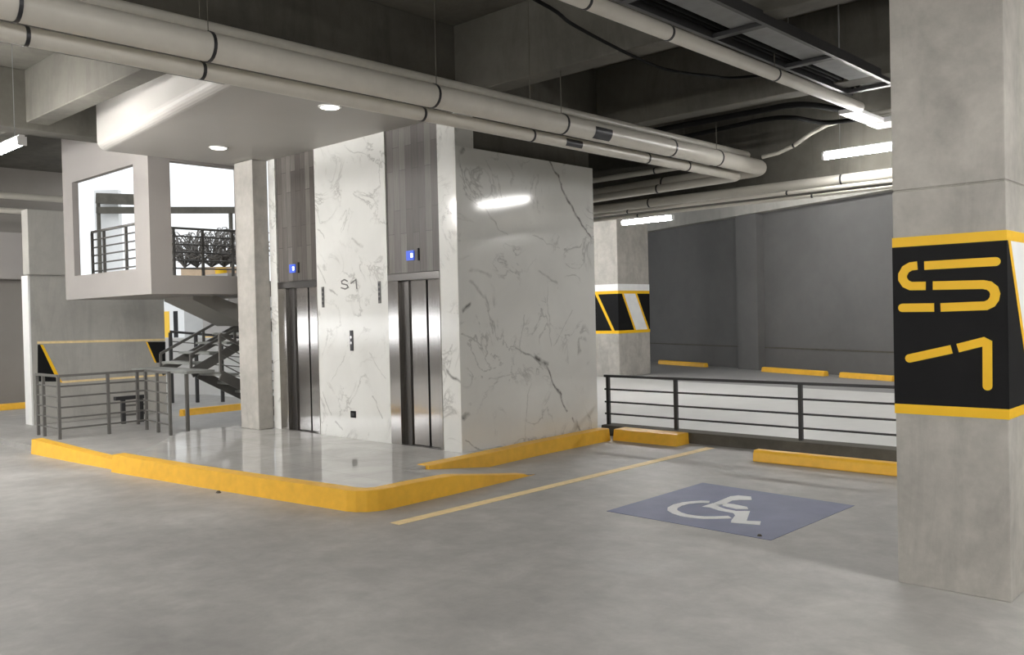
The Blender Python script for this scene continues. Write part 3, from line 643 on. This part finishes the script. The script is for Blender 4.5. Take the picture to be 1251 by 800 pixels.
lamp(-16.4, -3.4, 'tube lamp at the left, third outside the picture')  # unseen lamp added to brighten the left side
lamp(-11.2, -.5, 'tube lamp at the left, fourth outside the picture')  # unseen, added for a brighter floor at the left
lamp(-12.2, 1.9, 'tube lamp at the left, second outside the picture')  # another unseen lamp added to lift the left floor
lamp(-2.2, 18.2, 'tube lamp over the far bays hidden by the big pillar')  # unseen lamp added to brighten the far bays and wall
lamp(-9.4, 19.0, 'tube lamp high under the slab hidden behind the deep cross beam', z=4.85)  # unseen lamp added to light the farther pillar's right face
lamp(-4.2, 16.6, 'second added tube lamp high under the slab behind the deep cross beam', z=4.85)  # its pair, likewise added out of view for the far side
lamp(3.6, 9.6, 'tube lamp hidden behind the big pillar')
lamp(-1.0, 14.6, 'tube lamp over the aisle hidden by the big pillar')
for u, v, lab in ((267, 180, 'round downlight in the soffit above the stairs'), (403, 130, 'downlight in the soffit nearest the thick pipe'), ):
    c = onz(u, v, 4.07)
    g = thing('downlight', (c.x, c.y, 4.07), lab, 'downlight', 'soffit downlights')
    MB().tube([(c.x,c.y,4.058),(c.x,c.y,4.075)], .125, 20).build('rim', 'housing', g)
    MB().tube([(c.x,c.y,4.052),(c.x,c.y,4.06)], .10, 20).build('lens', 'spot', g)

# ================================================================== RAILINGS
def railing(label, runs, base, top, nbars, mat, post=.04, bars=None, group='metal railings', topw=.05, zf=None):
    # runs: list of ((x,y),(x,y), [post positions 0..1])
    p = runs[0][0]; g = thing('railing', (p[0], p[1], base), label, 'railing', group)
    for a, b, posts in runs:
        A = Vector((a[0], a[1], 0)); B = Vector((b[0], b[1], 0))
        MB().bar(A+Vector((0,0,top)), B+Vector((0,0,top)), topw, .035).build('top_rail', mat, g, bevel=.004)
        for t in posts:
            c = A.lerp(B, t); MB().box(c.x-post/2, c.x+post/2, c.y-post/2, c.y+post/2, base, top-.015).build('post', mat, g)
        zs = bars or [base+(top-base)*(k+1)/(nbars+1) for k in range(nbars)]
        for z in zs: MB().tube([A+Vector((0,0,z)), B+Vector((0,0,z))], .013, 8).build('bar', mat, g)
    return g
railing('dark horizontal-bar railing along the rear of the bay', [((-7.72,10.15),(4,10.15),[(-7.66+7.72)/11.72,(-6.53+7.72)/11.72,(-4.77+7.72)/11.72,(-3.0+7.72)/11.72,.56,.70,.84,.99])], .14, .83, 3, 'darkrail', .045, [.29, .46, .64])
railing('grey steel guard railing at the far left in front of the banded wall', [((-14.4,4.82),(-13.55,4.82),[0,.3,1]), ((-13.55,4.82),(-13.55,6.1),[.55]), ((-13.55,6.1),(-12.55,6.0),[0,.5,1])], .08, 1.0, 5, 'steelrail')
railing('grey railing on the stair balcony seen through its openings', [((-15.3,6.05),(-12.9,6.05),[0,.2,.55,.75,1]), ((-13.9,6.2),(-13.9,8.3),[0,.28,.52,.78,1])], 2.36, 3.28, 6, 'steelrail')
ra, rb = away(208, 405, 19), away(302, 413, 19)
g = thing('railing', (ra.x, ra.y, .2), 'distant railing behind the stairs in front of a white low wall', 'railing', 'metal railings')
MB().bar(ra, rb, .05, .05).build('top_rail', 'darkrail', g)
for k in range(1, 5):
    dz = Vector((0,0,-.21*k)); MB().tube([ra+dz, rb+dz], .012, 8).build('bar', 'steelrail', g)
for t in (0, .33, .66, 1.0):
    c = ra.lerp(rb, t); MB().box(c.x-.03, c.x+.03, c.y-.03, c.y+.03, 0, c.z-.02).build('post', 'darkrail', g)
lr = thing('low_barrier', (-14.7, 6.6, .08), 'low dark barrier rail behind the guard railing at left', 'barrier')
pa, pb = onx(140,487,-14.7), onx(176,484,-14.7); 
MB().bar(pa, pb, .09, .06).build('top_board', 'darkrail', lr)
for u in (150, 172):
    c = onx(u, 487, -14.7); MB().box(c.x-.03, c.x+.03, c.y-.03, c.y+.03, .08, c.z).build('post', 'darkrail', lr)
for dz in (.13, .28): MB().bar(pa.lerp(pb,.25)-Vector((0,0,dz)), pb-Vector((0,0,dz)), .03, .03).build('bar', 'steelrail', lr)

# ================================================================== STAIRS
st = thing('staircase', (-13.2, 7.0, .08), 'grey steel switchback stair rising beside the elevator lobby', 'staircase')
zl = 1.0
MB().box(-14.5,-12.6,6.3,6.75,zl-.04,zl).build('landing', 'tread', st)
for x in (-14.4, -12.7): MB().box(x-.022, x+.022, 6.32, 6.365, .08, zl-.04).build('support_post', 'steelrail', st)
def flight(x0, x1, ya, za, yb, zb, ns):
    for x in (x0, x1): MB().bar((x, ya, za-.08), (x, yb, zb-.08), .03, .15).build('stringer', 'steelrail', st)
    for k in range(ns):
        t = (k+.5)/ns; y = ya+(yb-ya)*t; z = za+(zb-za)*t
        MB().box(x0, x1, y-.15, y+.15, z-.02, z+.015).build('tread', 'tread', st)
flight(-13.1, -12.42, 6.75, zl, 8.25, .2, 5)
flight(-14.4, -13.35, 6.75, zl, 8.3, 1.75, 5)
MB().box(-14.5,-12.5,8.3,9.0,1.70,1.76).build('landing', 'tread', st)
fa, fb_ = onx(236, 366, -13.3), onx(302, 398, -13.3)
MB().prism([tuple(fa), tuple(fb_), (fb_.x, fb_.y, fb_.z+.3), (fa.x, fa.y, fa.z+.2)], (-1.0,0,0)).build('upper_flight', 'soffit', st)
for x, ya, za, yb, zb in ((-12.42, 6.75, 1.55, 8.25, .75),):
    MB().bar((x,ya,za),(x,yb,zb), .04, .04).build('handrail', 'steelrail', st)
    for t in (0, .33, .66, 1.0):
        y = ya+(yb-ya)*t; z = za+(zb-za)*t; MB().box(x-.018, x+.018, y-.018, y+.018, z-.6, z).build('baluster', 'steelrail', st)
for dz in (.15, .30, .45): MB().tube([(-12.42,6.75,1.55-dz),(-12.42,8.25,.75-dz)], .009, 8).build('bar', 'steelrail', st)
for x in (-14.4, -13.35):
    MB().bar((x,6.75,1.22),(x,8.3,1.97), .04, .04).build('handrail', 'steelrail', st)
    for t in (0, .5, 1.0):
        y = 6.75+1.55*t; z = 1.22+.75*t; MB().box(x-.018, x+.018, y-.018, y+.018, z-.22, z).build('baluster', 'steelrail', st)

# ================================================================== OUTDOOR SIDE BEYOND THE STAIRS
q = away(300, 413, 21); q2 = away(195, 413, 21)
t_ = (q-q2).normalized(); 
lw = MB().prism([q2-t_*2+Vector((0,0,-q2.z)), q+t_*4+Vector((0,0,-q.z)), q+t_*4+Vector((0,0,-q.z))+Vector((-.2,.2,0)), q2-t_*2+Vector((0,0,-q2.z))+Vector((-.2,.2,0))], (0,0,1.36))
struct('wall_low_white', lw, 'whitewall', label='low white wall behind the distant railing', cat='wall')
c0 = away(60, 300, 33); c1 = away(330, 300, 33); tt = (c1-c0); tt.z = 0; tt.normalize(); bk = Vector((-tt.y, tt.x, 0))
G = lambda a, b, z: Vector((c0.x, c0.y, 0))+tt*a+bk*b+Vector((0,0,z))
Lw = 2.0+(c1-c0).length
struct('wall_terrace', MB().prism([G(-3,0,0), G(Lw,0,0), G(Lw,6,0), G(-3,6,0)], (0,0,3.15)), 'whitewall', label='white retaining wall of the terrace outdoors', cat='wall')
aa = lambda u: (away(u, 300, 33)-c0).dot(tt)
pn = thing('planter', G(aa(250),1,3.17), 'tan planter wall on the terrace outdoors', 'planter')
MB().prism([G(aa(214),.5,3.17), G(aa(300),.5,3.17), G(aa(300),1.6,3.17), G(aa(214),1.6,3.17)], (0,0,.6)).build('planter_wall', 'tan', pn)
MB().prism([G(aa(214),.55,3.75), G(aa(300),.55,3.75), G(aa(300),1.55,3.75), G(aa(214),1.55,3.75)], (0,0,.04)).build('soil', 'plinth', pn)
# arching fronds of a dry palm shrub
mb = MB(); sb0 = G(aa(250), 1.05, 3.815)
for u in (212, 228, 246, 262, 280, 296):
    base = G(aa(u), 1.05, 3.815)
    for j in range(46):
        az = rnd.uniform(0, 2*math.pi); L = rnd.uniform(.6, 1.6); hgt = rnd.uniform(.25, 1.5)
        d = Vector((math.cos(az), math.sin(az), 0)); pts = [base+d*L*t+Vector((0,0,hgt*math.sin(min(1.0, t*1.15)*2.4))) for t in [i/6 for i in range(7)]]
        mb.tube(pts, [.02,.026,.026,.024,.02,.016,.01], 4, False)
tag(mb.build('shrub', 'leaf', loc=sb0), 'dry arching shrub growing over the tan planter', 'shrub')
yb_ = G(aa(267), .2, 3.15)
bn = thing('yellow_bin', yb_, 'small bright yellow bin in front of the tan planter', 'bin')
MB().tube([yb_, yb_+Vector((0,0,.5))], [.17,.22], 12).build('body', 'signyellow', bn)
MB().tube([yb_+Vector((0,0,.5)), yb_+Vector((0,0,.57))], [.24,.2], 12).build('lid', 'signyellow', bn)
# pergola with two dark beams
pg = thing('pergola', G(aa(200), 2.6, 3.17), 'dark pergola frame standing on the terrace outdoors', 'pergola')
for v, h_, ua, ub in ((237, .42, 80, 168), (252, .26, 80, 300)):
    zc = away(140, v, 34.5).z; MB().bar(G(aa(ua),2.6,zc), G(aa(ub),2.6,zc-.15), .15, h_).build('beam', 'plinth', pg)
for u, v in ((82, 237), (168, 237), (256, 252), (284, 252)): MB().bar(G(aa(u),2.6,3.17), G(aa(u),2.6,away(140,v,34.5).z), .12, .12).build('post', 'plinth', pg)
ow = MB().prism([G(aa(72),2.9,3.15), G(aa(104),2.9,3.15), G(aa(104),3.2,3.15), G(aa(72),3.2,3.15)], (0,0,4.0))
struct('wall_terrace_end', ow, 'whitewall', label='white wall at the left end of the terrace', cat='wall')
